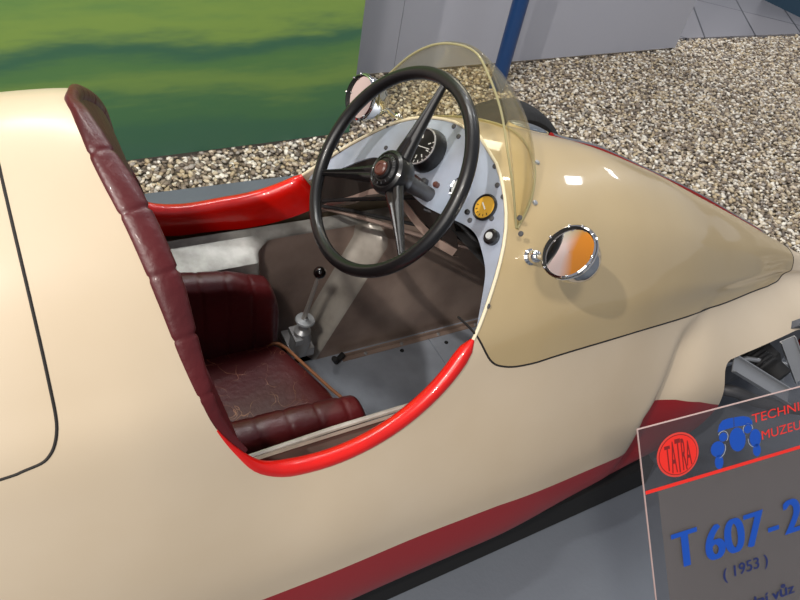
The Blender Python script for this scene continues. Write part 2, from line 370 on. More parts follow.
# red lip rolled over the cut-out sides
for side in (-1, 1):
    pts = rim(side, -.437 if side < 0 else -.430, .052 if side < 0 else -.020); rows = []; N = len(pts)
    for i, p in enumerate(pts):
        t = (pts[min(i+1,N-1)]-pts[max(i-1,0)]).normalized(); inn = Vector((0,-side,0)); inn = (inn-t*inn.dot(t)).normalized()
        dn = inn.cross(t); dn = -dn if dn.z > 0 else dn
        u = i/(N-1); e = min(1, u/(.42 if side < 0 else .12)+.10); e2 = min(1,(1-u)/.05+.25); k = e*e2
        depth = (.072+.032*max(0,(u-.5)/.5))*min(1,u/.16+.1)
        prof = [(-.006,.012),(-.008,.002),(-.004,-.007),(.006,-.011),(.017,-.008),(.024,.002),(.026,.018),(.024,depth*.6),(.020,depth),(.014,depth),(.016,depth*.5),(.012,.014)]
        rows.append([tuple(p+inn*(a*k)+dn*(b if b > .02 else b*k)) for a, b in prof])
    lb = MB().grid(rows, True, 0, True); lb.build('sill_trim', RED, car, sharp=60)

# ---- ivory bead along the scuttle arch
arch = []
for x, z in CUT:
    if x >= .048 and z <= surf(x,1)[2]: arch.append((x, z))
near = [rim_point(x, z, -1) for x, z in arch]; far = [rim_point(x, z, 1) for x, z in CUT if -.026 <= x < .048]+[rim_point(x, z, 1) for x, z in arch]
top = [Vector((.2055,0,surf(.2055,1)[2]))]
apath = near+top+far[::-1]
apath = [Vector(p) for p in apath]
MB().tube(apath, .0035, 8).build('scuttle_bead', BEADM, hood_o)

# ---- leather roll along the headrest arch
rp = [(x, z) for x, z in CUT if x <= -.400 and z <= surf(x,1)[2]-.003]
near = [rim_point(x, z, -1) for x, z in rp][::-1]; far = [rim_point(x, z, 1) for x, z in CUTF if x <= -.400 and z <= surf(x,1)[2]-.003]
xt = -.534; hp = near+[Vector((xt,0,surf(xt,1)[2]))]+far
hp = [Vector(p) for p in crom(hp, 4)]
L = [0]
for a, b in zip(hp, hp[1:]): L.append(L[-1]+(b-a).length)
tot = L[-1]; cen = Vector((-.48,0,.72))
def roll_rows(hp):
    rows = []; N = len(hp); nseg = 14
    for i, p in enumerate(hp):
        t = (hp[min(i+1,N-1)]-hp[max(i-1,0)]).normalized()
        inn = cen-p; inn.x = 0; inn = (inn-t*inn.dot(t)).normalized()
        fw = t.cross(inn).normalized(); fw = -fw if fw.x < 0 else fw
        ph = (L[i]/tot*nseg+.5) % 1; cr = min(ph,1-ph); puff = 1-.11*math.exp(-(cr/.035)**2)
        low = min(L[i], tot-L[i]); kx = (.30 if p.y < 0 else .7)+(.70 if p.y < 0 else .3)*min(1, low/.30); R1 = .0285*puff*kx*(1-.6*max(0,min(1,(p.y+.14)/.16)))
        rows.append([tuple(p+fw*(R1*(.15+math.cos(a))*(1 if math.cos(a) > -.1 else .6))+inn*(.008+.014*puff*kx*math.sin(a))) for a in [2*math.pi*k/20 for k in range(20)]])
    return rows
def resample(P, n):
    d = [0]
    for a, c in zip(P, P[1:]): d.append(d[-1]+(Vector(c)-Vector(a)).length)
    out = []
    for k in range(n):
        t = d[-1]*k/(n-1); i = max(0, min(len(P)-2, next((j for j in range(1,len(d)) if d[j] >= t-1e-9), len(d)-1)-1))
        u = (t-d[i])/max(d[i+1]-d[i],1e-9); out.append(Vector(P[i]).lerp(Vector(P[i+1]), u))
    return out

# ------------------------------------------------------------------ seat
sb = MB().blob((-.235,0,.115), (.175,.205,.095), 9, 28)      # cushion, its front edge running askew
sb.v = [(x-.36*max(y,-.07)*min(1,max(0,(x+.41)/.35)), y, z) for x, y, z in sb.v]
seat = sb.build('seat', LEATHER, car)
fp = crom([(-.24,.197,.198),(-.150,.188,.204),(-.122,.165,.206),(-.098,.10,.208),(-.062,0,.208),(-.040,-.06,.208),(-.038,-.12,.206),(-.055,-.175,.204),(-.10,-.198,.198)], 6)
MB().tube(fp, .0045, 8).build('piping', PIPING, seat)
for side in (-1, 1):
    b = MB()
    rows = []; xe = -.078 if side < 0 else -.125
    for i in range(91):
        x = -.45+(xe+.45)*i/90
        h = np.interp(x, [-.45,-.36,-.25,-.16,-.10], [.475,.468,.462,.452,.44] if side < 0 else [.478,.470,.448,.410,.37])
        ph = ((x+.45)/.062) % 1; cr = min(ph,1-ph); pf = 1-.16*math.exp(-(cr/.07)**2); e = min(1., (xe-x)/.035); k = math.sqrt(max(0, 1-(1-e)**2))*.97+.03
        zt = .1+(h-.1)*(.55+.45*k); hw = .037*(.35+.65*k)*(.5+.5*pf); row = []
        for j in range(32):
            t = 2*math.pi*j/32; c_, s_ = math.cos(t), math.sin(t); pw = lambda q, e_: math.copysign(abs(q)**(2/e_), q)
            z = (zt+.1)/2+(zt-.1)/2*pw(s_, 4.6)*(1-.012*(1-pf)/.16); roll = .007*math.exp(-((zt-.022-z)/.02)**2)
            row.append((x, side*(.228 if side < 0 else .222)+(hw*pw(c_, 3)+math.copysign(roll, c_)*k), z))
        rows.append(row)
    MB().grid(rows, True, 0, True).build('side_bolster', LEATHERP, seat, sharp=60)
far = resample(far, len(near)) if len(far) != len(near) else far; N = len(near)
rows = []
for i in range(N):
    a, c = near[i], far[i]
    rows.append([tuple(a.lerp(c, u)+Vector((.004+.022*math.sin(math.pi*u)**.5*min(1,.25+.75*i/N), 0, -.004))) for u in [k/36 for k in range(37)]])
lo = near[0]
rows.insert(0, [tuple(Vector((-.385+.02*math.sin(math.pi*u), -.30+.60*u, .36))) for u in [k/36 for k in range(37)]])
rows.insert(0, [tuple(Vector((-.375, -.24+.48*u, .10))) for u in [k/36 for k in range(37)]])
back = MB().grid(rows).build('backrest', LEATHERP, seat)
MB().grid(roll_rows(hp), True, 0, True).build('padded_edge_roll', LEATHERP, back, sharp=60)

# ------------------------------------------------------------------ interior sheet metal
b = MB().box((-.46,-.335,-.012),(.408,.262,0)); b.box((.4115,-.335,-.012),(1.06,.262,0)); b.box((.405,-.33,-.016),(.415,.26,-.004))
fl = b.build('cockpit_floor', FLOORPLATE, car)
for x, y in ((.30,.205),(.46,.19),(.55,.05),(.44,-.12),(.1,-.1)): MB().lathe([(.007,0),(.006,.003),(.002,.0035)], (x,y,0), (0,0,1), 10, 0, False, True).build('rivet', DARK, fl)
def yw(x, z):
    xr = .015+.47*z; sm = lambda q: max(0., min(1., q))**2*(3-2*max(0., min(1., q)))
    return .258+.030*z+.075*sm((x+.165)/.03)*(1-sm((x-xr+.045)/.05))
rows = []
for i in range(0, 221):
    x = -.47+1.55*i/220; xb = x
    f = min(1., max(0., (x-.25)/.8)); zt = .475-.22*f; yt = .352-.10*f
    row = [(x,yt,zt),(x,yt-.004,zt-.022)]
    zl = zt-.045; yl = yw(x, zl*.98)
    row += [(x, yt-.010-(yt-.010-yl)*k/4, zt-.028-(.017)*k/4) for k in range(1,4)]
    row += [(x, yw(x, z)-.004*(k == 0), z) for k, z in enumerate([zl-.004-(zl-.004-.0)*q/16 for q in range(17)])]
    shw = max(0, min(1, (xb+.155)/.12))*max(0, min(1, (1.05-xb)/.3)); row = [(p[0]+shw*.47*max(0,min(p[2],.40)), yw(p[0]+shw*.47*max(0,min(p[2],.40)), p[2]) if k_ > 4 else p[1], p[2]) for k_, p in enumerate(row)]; rows.append(row)
iw = MB(); iw.grid(rows); wall_m = iw
nr = len(rows[0])-1
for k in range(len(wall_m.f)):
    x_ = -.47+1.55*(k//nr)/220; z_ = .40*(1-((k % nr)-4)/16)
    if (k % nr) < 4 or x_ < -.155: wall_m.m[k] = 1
    elif -.045 < x_ < .022: wall_m.m[k] = 2  # ridge facet in paler grey, its lit tone put into the colour
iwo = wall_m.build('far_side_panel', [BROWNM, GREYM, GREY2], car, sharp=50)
fg = MB(); fg.box((.10,.236,0),(1.0,.240,.016)); fg.box((.10,.222,0),(1.0,.240,.003)); fg.build('floor_flange', BROWNM, iwo)
for x in (.18,.31,.45,.6,.78): MB().lathe([(.006,0),(.006,.004),(.002,.006)], (x,.229,.003), (0,0,1), 8, 0, False, True).build('flange_screw', STEEL, iwo)
n_ = MB(); rows = [[(x,-.330+.1*max(0,(x-.2)),.510-.15*max(0,x-.1)),(x,-.322+.1*max(0,(x-.2)),.508-.15*max(0,x-.1)),(x,-.316+.1*max(0,(x-.2)),.500-.15*max(0,x-.1)),(x,-.322+.1*max(0,(x-.2)),.488-.15*max(0,x-.1)),(x,-.33+.1*max(0,(x-.2)),.3),(x,-.33+.1*max(0,(x-.2)),0)] for x in [-.46+1.5*i/60 for i in range(61)]]
n_.grid(rows).build('near_side_panel', BROWNM, car)
MB().tube([(-.40,-.313,.498),(-.2,-.309,.501),(.0,-.309,.500),(.08,-.312,.497)], .0055, 8).build('side_rail', GREY2, car)
# front bulkhead, dark chassis core below the bonnet, steering column
bs_ = [(surf(1.0,s_/40)[1]*.94, surf(1.0,s_/40)[2]*.97-.005) for s_ in range(3,41)]; ring = [(-y,z) for y,z in bs_]+[(y,z) for y,z in bs_[::-1][1:]]
MB().grid([[(x_,y,z) for y,z in ring] for x_ in (1.0,1.012)], True, 0, True).build('bulkhead', DARK, car)
core = MB(); 
for x0, x1, y, z in ((.95,1.25,.24,.20),(1.25,1.55,.17,.14),(1.55,1.8,.10,.08)): core.box((x0,-y,-.04),(x1,y,z))
core.build('chassis_core', DARK, car)
MB().grid([[(x,-.36,-.045),(x,-.425,-.06),(x,-.44,-.150),(x,-.30,-.153),(x,.30,-.153),(x,.44,-.150),(x,.425,-.06),(x,.36,-.045)] for x in (-1.4,-.5,.3,.88)], True, 0, True).build('shade_pan', DARK, car)  # pan carried down near the floor, its black standing in for shade

# ------------------------------------------------------------------ dashboard in the leaning plane x = .167+.704(z-.85)
dx = lambda z: .167+.704*(z-.85)
DN = Vector((-.8177,0,.5757))
def dp(y, z, off=0): return Vector((dx(z), y, z))+DN*off
outer = [Vector((p.x+.004, p.y*.985, p.z-.003)) for p in (Vector(q) for q in crom([tuple(p) for p in apath], 2))]
inner_px = [(-.322,.694),(-.292,.722),(-.262,.75),(-.238,.768),(-.201,.783),(-.164,.792),(-.125,.788),(-.059,.769),(0,.755),(.06,.752),(.12,.755),(.20,.746),(.243,.714),(.282,.671),(.325,.632),(.352,.60)]
inner = [Vector(dp(y, z)) for y, z in [(p[0],p[1]) for p in crom([(a,b,0) for a,b in inner_px], 6)]]
o_ = resample([dp(p.y, p.z) for p in outer], 90); i_ = resample(inner, 90)
if abs(o_[0].y-i_[0].y) > .3: i_ = i_[::-1]
rows = []
for off in (0., -.004):
    rows.append([[tuple(a.lerp(c, k/4)+DN*off) for k in range(5)] for a, c in zip(o_, i_)])
d = MB(); d.grid(rows[0]); d.grid(rows[1]); d.grid([[r0[-1], r1[-1]] for r0, r1 in zip(rows[0], rows[1])])
dash = d.build('dashboard', ALU, car)
def disc(parent, name, m, y, z, prof, n=28, cap=True): return MB().lathe([(r, 0) if False else (r, h) for r, h in prof], dp(y, z), DN, n, 0, False, cap).build(name, m, parent)
# speedometer pod
sy, sz = .085, .824
pod = disc(dash, 'speedometer', BLACK, sy, sz, [(.049,-.002),(.049,.008),(.045,.022),(.0425,.030),(.040,.031),(.0385,.027)])
disc(pod, 'dial', DIALB, sy, sz, [(.0385,.0265),(.02,.0266)])
disc(pod, 'bezel_ring', mat('pale_bezel', (205,205,205), .25, .6), sy, sz, [(.0425,.0295),(.0415,.0325),(.0395,.0325),(.0385,.0295)], cap=False)
def radial(parent, name, m, y, z, h, r0, r1, angs, wd, pb=None):
    b = MB(); c = dp(y, z, h); u = Vector((0,1,0)); v = DN.cross(u)
    for a in angs:
        e = u*math.cos(a)+v*math.sin(a); t = u*-math.sin(a)+v*math.cos(a)
        P = [c+e*r0-t*wd, c+e*r1-t*wd, c+e*r1+t*wd, c+e*r0+t*wd]
        b.add([tuple(p) for p in P]+[tuple(p+DN*.0006) for p in P], [(0,1,2,3),(4,5,6,7),(0,1,5,4),(1,2,6,5),(2,3,7,6),(3,0,4,7)])
    return b.build(name, m, parent)
tk = [math.radians(-50+280*k/14) for k in range(15)]
radial(pod, 'dial_marks', WHITE, sy, sz, .027, .031, .036, tk, .0008)
radial(pod, 'dial_numerals', WHITE, sy, sz, .027, .0195, .027, tk[::2], .0013)
radial(pod, 'needle', WHITE, sy, sz, .0285, -.006, .028, [math.radians(200)], .0008)
# pale gauge with chrome ring
g = disc(dash, 'pressure_gauge', CHROME, -.057, .823, [(.0265,0),(.0265,.004),(.024,.007),(.0215,.005)], cap=False)
disc(g, 'dial', DIALW, -.057, .823, [(.0215,.004),(.01,.0041)])
b = MB(); c = dp(-.057,.823,.005); u = Vector((0,1,0)); v = DN.cross(u)
b.tube([c+(u*math.cos(a)+v*math.sin(a))*.0125 for a in [math.pi*.3+k*.25 for k in range(20)]], .0016, 6); b.tube([c-u*.008+v*.003, c+v*.001, c+u*.007+v*.008], .0013, 6)
b.build('dial_marks', DIALB, g)
# amber gauge
g = disc(dash, 'oil_gauge', BLACK, -.137, .832, [(.0275,0),(.0275,.004),(.025,.007),(.0225,.004)], cap=False)
disc(g, 'dial', AMBER, -.137, .832, [(.0225,.0035),(.01,.0036)])
radial(g, 'needle', WHITE, -.137, .832, .0045, -.006, .011, [math.radians(-20)], .0014)
radial(g, 'dial_marks', DIALB, -.137, .832, .0042, .015, .0195, [math.radians(20+k*28) for k in range(6)], .0007)
# knobs and screws
k = disc(dash, 'push_knob', BLACK, -.201, .809, [(.0155,0),(.0155,.010),(.012,.014)])
disc(k, 'knob_cap', DIALW, -.201, .809, [(.0075,.014),(.006,.0175)])
for nm, y, z, m, r, h in (('switch_knob',.030,.785,IRON,.0075,.014),('switch_knob',-.001,.797,BROWNK,.0065,.012),('lamp_button',-.030,.852,BLACK,.005,.007),('lamp_button',-.112,.806,BLACK,.0055,.007)):
    disc(dash, nm, m, y, z, [(r,0),(r,h*.7),(r*.6,h)])
b = MB(); q = dp(.05,.774); b.tube([q, q+DN*.03, q+DN*.075], .0115, 14); b.lathe([(.013,.075),(.013,.082),(.007,.086)], q, DN, 14, 0, False, True); b.build('ignition_rod', BROWNK, dash)
for y, z in ((.303,.745),(.245,.80),(.075,.886),(.045,.880),(-.085,.888),(-.152,.864),(-.122,.870),(-.167,.828),(-.13,.800),(-.242,.845),(-.30,.735),(.335,.655),(.20,.77),(-.215,.86)):
    disc(dash, 'screw', IRON, y, z, [(.0055,0),(.005,.0025),(.002,.003)], 12)

# under-dash panel, bracket and cables
ul = resample([dp(y, z) for y, z in [(.352,.598),(.325,.63),(.282,.668),(.243,.711),(.20,.743),(.12,.752),(.04,.752),(-.03,.757),(-.09,.772)]], 28)
MB().grid([[tuple(p+Vector((.01,0,.002))), tuple(p+Vector((.03,0,-.04))), tuple(p+Vector((.045,0,-.082)))] for p in ul]).build('under_dash_panel', DARKBR, car)
MB().grid([[tuple(p+Vector((.043,0,-.083))), tuple(p+Vector((.035,0,-.100))), tuple(p+Vector((.055,0,-.108)))] for p in ul]).build('under_dash_flange', BROWNM, car)
MB().grid([[tuple(Vector((.125+.16*j/4, -.02-.21*i/8, .745+.01*i/8-.10*j/4))) for j in range(5)] for i in range(9)]).build('dash_bracket', IRON, car)
for P, r, m in (([(.02,.325,.55),(.06,.25,.60),(.10,.15,.665),(.12,.07,.72),(.17,.02,.74)],.0055,RUBBER),([(.01,.330,.535),(.07,.24,.57),(.14,.14,.60),(.22,.05,.62),(.34,-.05,.62)],.0045,RUBBER),([(.03,.32,.53),(.10,.22,.555),(.20,.10,.57),(.32,.0,.575)],.006,BROWNM),([(.13,.03,.745),(.16,-.02,.70),(.22,-.06,.66),(.30,-.05,.60)],.004,RUBBER),([(.11,-.0,.74),(.17,-.06,.73),(.23,-.12,.66)],.0045,IRON)):
    MB().tube(crom(P,6), r, 8).build('cable', m, car)
RK = .577; AX = Vector((math.cos(RK),0,-math.sin(RK)))      # steering axis pointing forward and down
WC = Vector((0,0,.85))
MB().tube([WC+AX*.03, WC+AX*.12, WC+AX*.75], [.020,.016,.014], 16).build('steering_column', IRON, car)

# ------------------------------------------------------------------ steering wheel
e1 = Vector((0,1,0)); e2 = Vector((math.sin(RK),0,math.cos(RK)))
wr = lambda a, r, h=0: WC+(e1*math.cos(a)+e2*math.sin(a))*r+AX*h
b = MB().tube([wr(2*math.pi*k/96, .2035) for k in range(96)], .0133, 14, closed=True)
sw = b.build('steering_wheel', BLACK, car)
for a in (math.radians(84), math.radians(204), math.radians(324)):
    rows = []
    for i in range(15):
        t = i/14; r = .03+.172*t; wd = .0165*(1-t)**1.6+.0072; th = .0075*(1-t)+.0055; c = wr(a, r, .016*(1-t)); tt = e1*-math.sin(a)+e2*math.cos(a)
        rows.append([tuple(c+tt*x*wd+AX*y*th) for x, y in ((-1,.2),(-.75,-.7),(-.35,-1),(-.12,-.62),(.12,-.62),(.35,-1),(.75,-.7),(1,.2),(.6,1),(-.6,1))])
    MB().grid(rows, True, 0, True).build('spoke', BLACK, sw, sharp=70)
hub = MB().lathe([(.020,.045),(.040,.040),(.0455,.026),(.0455,.008),(.043,.000),(.037,-.004),(.035,-.002),(.0325,-.002),(.031,-.007),(.025,-.010),(.0235,-.008),(.021,-.008),(.0195,-.012),(.015,-.014)], WC, AX, 48, 0, False, True).build('hub', BLACK, sw)
MB().lathe([(.0155,-.013),(.0150,-.018),(.012,-.0205),(.0075,-.0205),(.007,-.019)], WC, AX, 32, 0, False, True).build('horn_button', BROWNK, hub)
b = MB()
for i in range(16):
    a = 2*math.pi*i/16; b.tube([wr(a,.0262,-.0098), wr(a,.0302,-.0085)], .0008, 5)
b.build('hub_ribs', IRON, hub)

# ------------------------------------------------------------------ gear lever on the far side wall
gb = Vector((-.050,.215,.20))
lv = MB().lathe([(.030,-.09),(.030,-.03),(.024,-.02),(.024,.0),(.013,.008),(.010,.03)], gb, (.05,-.1,1), 20)
lv.box((-.085,.20,.10),(-.015,.29,.13)); lv.box((-.078,.190,.165),(-.055,.25,.185))
lv = lv.build('gear_lever', STEEL, car)
MB().lathe([(.012,.034),(.026,.036),(.028,.040),(.026,.044),(.010,.046),(.006,.052)], gb, (.10,-.06,1), 24).build('lever_collar', mat('pale_zinc', (190,196,200), .35, .6), lv)
kn = Vector((-.023,.200,.420))
MB().tube([gb+Vector((.0,0,.04)), gb+Vector((.012,-.007,.12)), kn], [.0075,.0062,.005], 10).build('lever_shaft', mat('worn_bright_steel', (176,172,166), .3, .5), lv)
MB().blob(kn, (.0165,)*3, 2, 16).build('lever_knob', mat('black_knob', (12,10,10), .08, 0, .6), lv)
MB().tube([(.10,.228,.03),(.07,.215,.02),(.055,.20,.055)], .009, 10).build('lever_link', DARK, lv)

# ------------------------------------------------------------------ mirrors
def mirror(side, gc, base):
    gc = Vector(gc); bx, bs = base; nrm = Vector((-.76,.12,.64) if side < 0 else (-.93,-.10,.32)).normalized(); f = -nrm
    shell = MB().lathe([(.0475,-.003),(.0500,-.001),(.0510,.003),(.0500,.007),(.0480,.020),(.0440,.036),(.0370,.052),(.0270,.064),(.0150,.071),(.004,.073)], gc, f, 40, 0, False, True)
    h = shell.build('wing_mirror', CHROME, car)
    MB().lathe([(.0450,.0035),(.02,.0022),(.0005,.002)], gc, f, 40).build('mirror_glass', MIRROR, h)
    MB().lathe([(.0515,.0005),(.0525,.003),(.0515,.0055)], gc, f, 40).build('bezel', CHROME, h)
    MB().lathe([(.0485,-.002),(.0455,.003)], gc, f, 40).build('inner_rim', DARK, h)
    for a in (15, 100, 165, 225, 300, 345):
        q = gc+(f.orthogonal().normalized()*math.cos(math.radians(a))+f.cross(f.orthogonal()).normalized()*math.sin(math.radians(a)))*.0485-f*.003
        MB().blob(q, (.0028,)*3, 2, 6).build('rim_clip', CHROME, h)
    q = surf(bx, bs); p = Vector((q[0], side*q[1], q[2])); n = (pt(bx, bs, side, .01)-p).normalized()
    MB().tube([p+n*.012, p.lerp(gc+f*.03,.45)+n*.012, gc+f*.035], .0055, 10).build('stalk', CHROME, h)
    MB().lathe([(.016,-.004),(.016,.002),(.012,.006)], p, n, 20, 0, False, True).build('stalk_foot', CHROME, h)
    MB().blob(p+n*.014, (.0135,)*3, 2, 14).build('ball_joint', CHROME, h)
mirror(-1, (.174,-.350,.887), (.198, at_z(.198,.79)))
mirror(1, (.058,.262,.868), (.16, at_z(.16,.80)))

# ------------------------------------------------------------------ windscreen: base on the scuttle, free edge curling back
def onskin(x, y):
    lo, hi = .3, 1.
    for _ in range(30):
        m = (lo+hi)/2
        if surf(x, m)[1] > abs(y): lo = m
        else: hi = m
    return Vector((x, y, surf(x, (lo+hi)/2)[2]))
basep = [onskin(x, y) for x, y in ((.180,-.212),(.215,-.185),(.248,-.152),(.285,-.10),(.305,-.05),(.312,0),(.310,.05),(.29,.10),(.26,.15),(.215,.195),(.17,.228))]
freep = [(.176,-.213,.835),(.157,-.192,.91),(.146,-.16,.97),(.150,-.105,1.022),(.146,-.05,1.062),(.143,0,1.082),(.132,.06,1.072),(.112,.11,1.046),(.092,.16,.995),(.075,.20,.925),(.09,.228,.83)]
B = resample(crom([tuple(p) for p in basep], 8), 61); Fr = resample(crom(freep, 8), 61)
rows = []
for i, (a, c) in enumerate(zip(B, Fr)):
    u = i/60; row = []
    for j in range(17):
        t = j/16; q = a.lerp(c, t); bulge = .16*(c-a).length*math.sin(math.pi*t*.9); q += Vector((.75,(q.y)*1.6,.25))*bulge; row.append(tuple(q))
    rows.append(row)
ws = MB().grid(rows).build('windscreen', PERSPEX, car)
md = ws.modifiers.new('thickness', 'SOLIDIFY'); md.thickness = .003
MB().tube(Fr, .0023, 8).build('screen_edge', EDGEP, ws)
MB().tube([p+Vector((0,0,.002)) for p in B], .003, 8).build('base_seal', EDGEP, ws)
for i in (8, 20, 40, 52):
    MB().lathe([(.006,0),(.005,.004),(0,.005)], onskin(B[i].x+.010, B[i].y*1.02)-Vector((0,0,.001)), (.2,B[i].y*3,1), 12).build('screw', STEEL, ws)

# ------------------------------------------------------------------ far-side scoop and red rail
sc_ = MB(); rows = []; c = onskin(.485,.165)+Vector((0,0,.012))
for i in range(9):
    a = math.pi/2*i/8; k = math.cos(a)
    rows.append([(c.x+.062*k*math.cos(t)+.0, c.y+.030*k*math.sin(t), c.z+.008+.009*math.sin(a)-.30*.062*k*math.cos(t)-.15*.030*k*math.sin(t)) for t in [2*math.pi*j/36 for j in range(36)]])
fill = MB(); r2 = [[(p[0]+(p[0]-c.x)*e, p[1]+(p[1]-c.y)*e, p[2]-d_) for p in rows[0]] for e, d_ in ((.06,-.001),(.08,.006),(.12,.03))]
sco = fill.grid(r2, True).build('air_scoop', BEADM, car)
MB().grid(rows, True, 0, True).build('scoop_cover', mat('grey_scoop', (120,128,136), .3, .7), sco)
rp_ = crom([(.575,.165,.781),(.63,.165,.762),(.768,.16,.722),(.99,.145,.632),(1.26,.122,.520),(1.53,.10,.394),(1.66,.075,.335),(1.72,.06,.300)], 8); rows = []
for i, p in enumerate(rp_):
    u = i/(len(rp_)-1); g_ = onskin(min(p[0],1.76), p[1]); h = max(.004, min(1, min(u/.02+.6, (1-u)/.25))*.013)
    zt = p[2]; zb = zt-h-.002
    rows.append([(p[0],p[1]-.006,zb),(p[0],p[1]-.004,zt-.003),(p[0],p[1],zt),(p[0],p[1]+.012,zt-.003),(p[0],p[1]+.02,min(zb,g_.z)-.012),(p[0],p[1]-.004,min(zb,g_.z)-.010)])
rb = MB().grid(rows, True, 0, True)
rb.m = [0 if (k % 6) in (0,5) else 1 for k in range(len(rb.f))]
rb.build('side_rail_moulding', [DRED, mat('rail_grey', (96,98,104), .35)], car, sharp=40)

# ------------------------------------------------------------------ front suspension seen in the near flank opening
P3 = lambda *a: Vector(a)
arm = MB()
def channel(b, p, q, wd, up, flange):
    p, q, up = Vector(p), Vector(q), Vector(up).normalized(); t = (q-p).normalized(); s_ = t.cross(up).normalized(); u = s_.cross(t)
    sec = [(-wd,0),(-wd,flange),(-wd+.003,flange),(-wd+.003,.003),(wd-.003,.003),(wd-.003,flange),(wd,flange),(wd,0)]
    b.grid([[tuple(c+s_*x+u*z) for x, z in sec] for c in (p, q)], True, 0, True); return b
channel(arm, (1.105,-.345,.243), (1.345,-.455,.112), .026, (-.2,-.6,1), .016)
arm.build('suspension_arm', STEEL, car, sharp=25)
channel(MB(), (1.40,-.325,.235), (1.47,-.42,.11), .024, (-.6,-.5,.6), .014).build('suspension_arm', STEEL, car, sharp=25)
MB().lathe([(.05,-.09),(.055,-.08),(.055,.04),(.04,.06),(.04,.1)], (1.36,-.30,.14), (.1,-1,-.1), 24, 0, True, True).build('brake_housing', DARK, car)
b = MB()
for i in range(7): b.lathe([(.046,0),(.050,.004),(.050,.009),(.046,.013)], P3(1.33,-.26-.014*i,.145), (.1,-1,-.1), 24)
b.build('rubber_bellows', RUBBER, car)
MB().tube(crom([(1.12,-.28,.05),(1.20,-.36,.09),(1.30,-.42,.06),(1.45,-.50,.05)],6), .020, 12).build('drive_link', IRON, car)
MB().tube([(1.10,-.30,.17),(1.24,-.32,.19),(1.5,-.38,.12)], .008, 10).build('steering_link', STEEL, car)
MB().box((1.05,-.28,-.03),(1.65,-.255,.20)).build('frame_plate', IRON, car)

# far front wheel
wcx, wz = .955, .175
wb = MB().lathe([(.20,-.055),(.27,-.078),(.305,-.074),(.326,-.052),(.331,-.02),(.331,.02),(.326,.052),(.305,.074),(.27,.078),(.20,.055)], (wcx,.80,wz), (0,1,0), 64)
whl = wb.build('front_wheel', RUBBER, car)
MB().lathe([(.205,-.055),(.195,-.050),(.190,-.02),(.10,-.035),(.05,-.045),(.001,-.05)], (wcx,.80,wz), (0,1,0), 48).build('wheel_rim', STEEL, whl)
MB().lathe([(.205,.055),(.195,.050),(.190,.02),(.10,.035),(.05,.045),(.001,.05)], (wcx,.80,wz), (0,1,0), 48).build('wheel_disc', STEEL, whl)
for q in ((1.06,.30,.16),(.92,.30,.10)): MB().tube([q,(wcx,.76,wz)], .014, 10).build('suspension_arm', STEEL, car)
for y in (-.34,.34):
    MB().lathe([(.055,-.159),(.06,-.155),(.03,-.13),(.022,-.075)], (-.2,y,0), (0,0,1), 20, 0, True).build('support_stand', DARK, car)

# ------------------------------------------------------------------ information sign
SA = Vector((.27681,-.58,.62332)); SH = Vector((.98655,-.14101,.08263)); SV = Vector((-.03101,-.65787,-.75250)); SN = SH.cross(SV).normalized()
if SN.z < 0: SN = -SN
sp_ = lambda u, v, n=0: SA+SH*u+SV*v+SN*n
def slab(b, u0, u1, v0, v1, n0, n1, mi=0):
    P = [sp_(u,v,n) for n in (n0,n1) for u, v in ((u0,v0),(u1,v0),(u1,v1),(u0,v1))]
    return b.add([tuple(p) for p in P], [(0,1,2,3),(4,7,6,5),(0,4,5,1),(1,5,6,2),(2,6,7,3),(3,7,4,0)], mi)
W, H = .56, .50
sign = empty('information_sign', (.56,-.99,0)); tag(sign, 'clear acrylic information sign with red line and blue lettering beside the car', 'sign')
slab(MB(), 0, W, 0, H, -.0035, 0).build('acrylic_sheet', ACRYL, sign)
b = MB(); slab(b, -.0010, 0, 0, H, -.0033, .0001); b.build('left_edge', SEDGE, sign)
b = MB(); slab(b, -.0010, W, -.0016, 0, -.0033, .0001); b.build('top_edge', SEDGE, sign)
slab(MB(), .034, W-.01, .125, H-.01, -.0075, -.0065).build('backing_film', FILM, sign)
slab(MB(), .001, W-.002, .118, .1245, .0002, .0008).build('red_line', INKR, sign)
f = MB()
f.tube([tuple(sp_(.28,H-.03,-.014)), (.56,-.99,.02)], .012, 14); f.build('post', STEEL, sign)
MB().lathe([(.11,-.16),(.11,-.150),(.02,-.143),(.013,-.05),(.012,.03)], (.56,-.99,0), (0,0,1), 32, 0, True).build('base_plate', STEEL, sign)
def writing(txt, u0, u1, vtop, vbase, m, name, bold=0, h=.0009, squeeze=None, slant=0, n0=.0003):
    cu = bpy.data.curves.new('t', 'FONT'); cu.body = txt; cu.size = 1
    o = bpy.data.objects.new('t', cu); S.collection.objects.link(o); bpy.context.view_layer.update()
    me = bpy.data.meshes.new_from_object(o.evaluated_get(bpy.context.evaluated_depsgraph_get())); bpy.data.objects.remove(o)
    xs_ = [v.co.x for v in me.vertices]; x0, x1 = min(xs_), max(xs_); CAP = .729*1.0
    big = [v.co.y for v in me.vertices]; y0 = 0; y1 = .70 if max(big) < .95 else .70
    for v in me.vertices:
        u = u0+(v.co.x-x0)/(x1-x0)*(u1-u0); vv = vbase-(v.co.y-y0)/(y1-y0)*(vbase-vtop); v.co = sp_(u, vv, n0+h)
    me.materials.clear(); me.materials.append(m); me.name = name
    if bold:
        b2 = MB(); V_ = [Vector(v.co) for v in me.vertices]; F_ = [tuple(p.vertices) for p in me.polygons]
        for k in range(5): b2.add([tuple(p+SH*bold*(k/4-.5)+SN*.00003*k) for p in V_], F_)
        return b2.build(name, m, sign, weld=0)
    return link(name, me, sign)
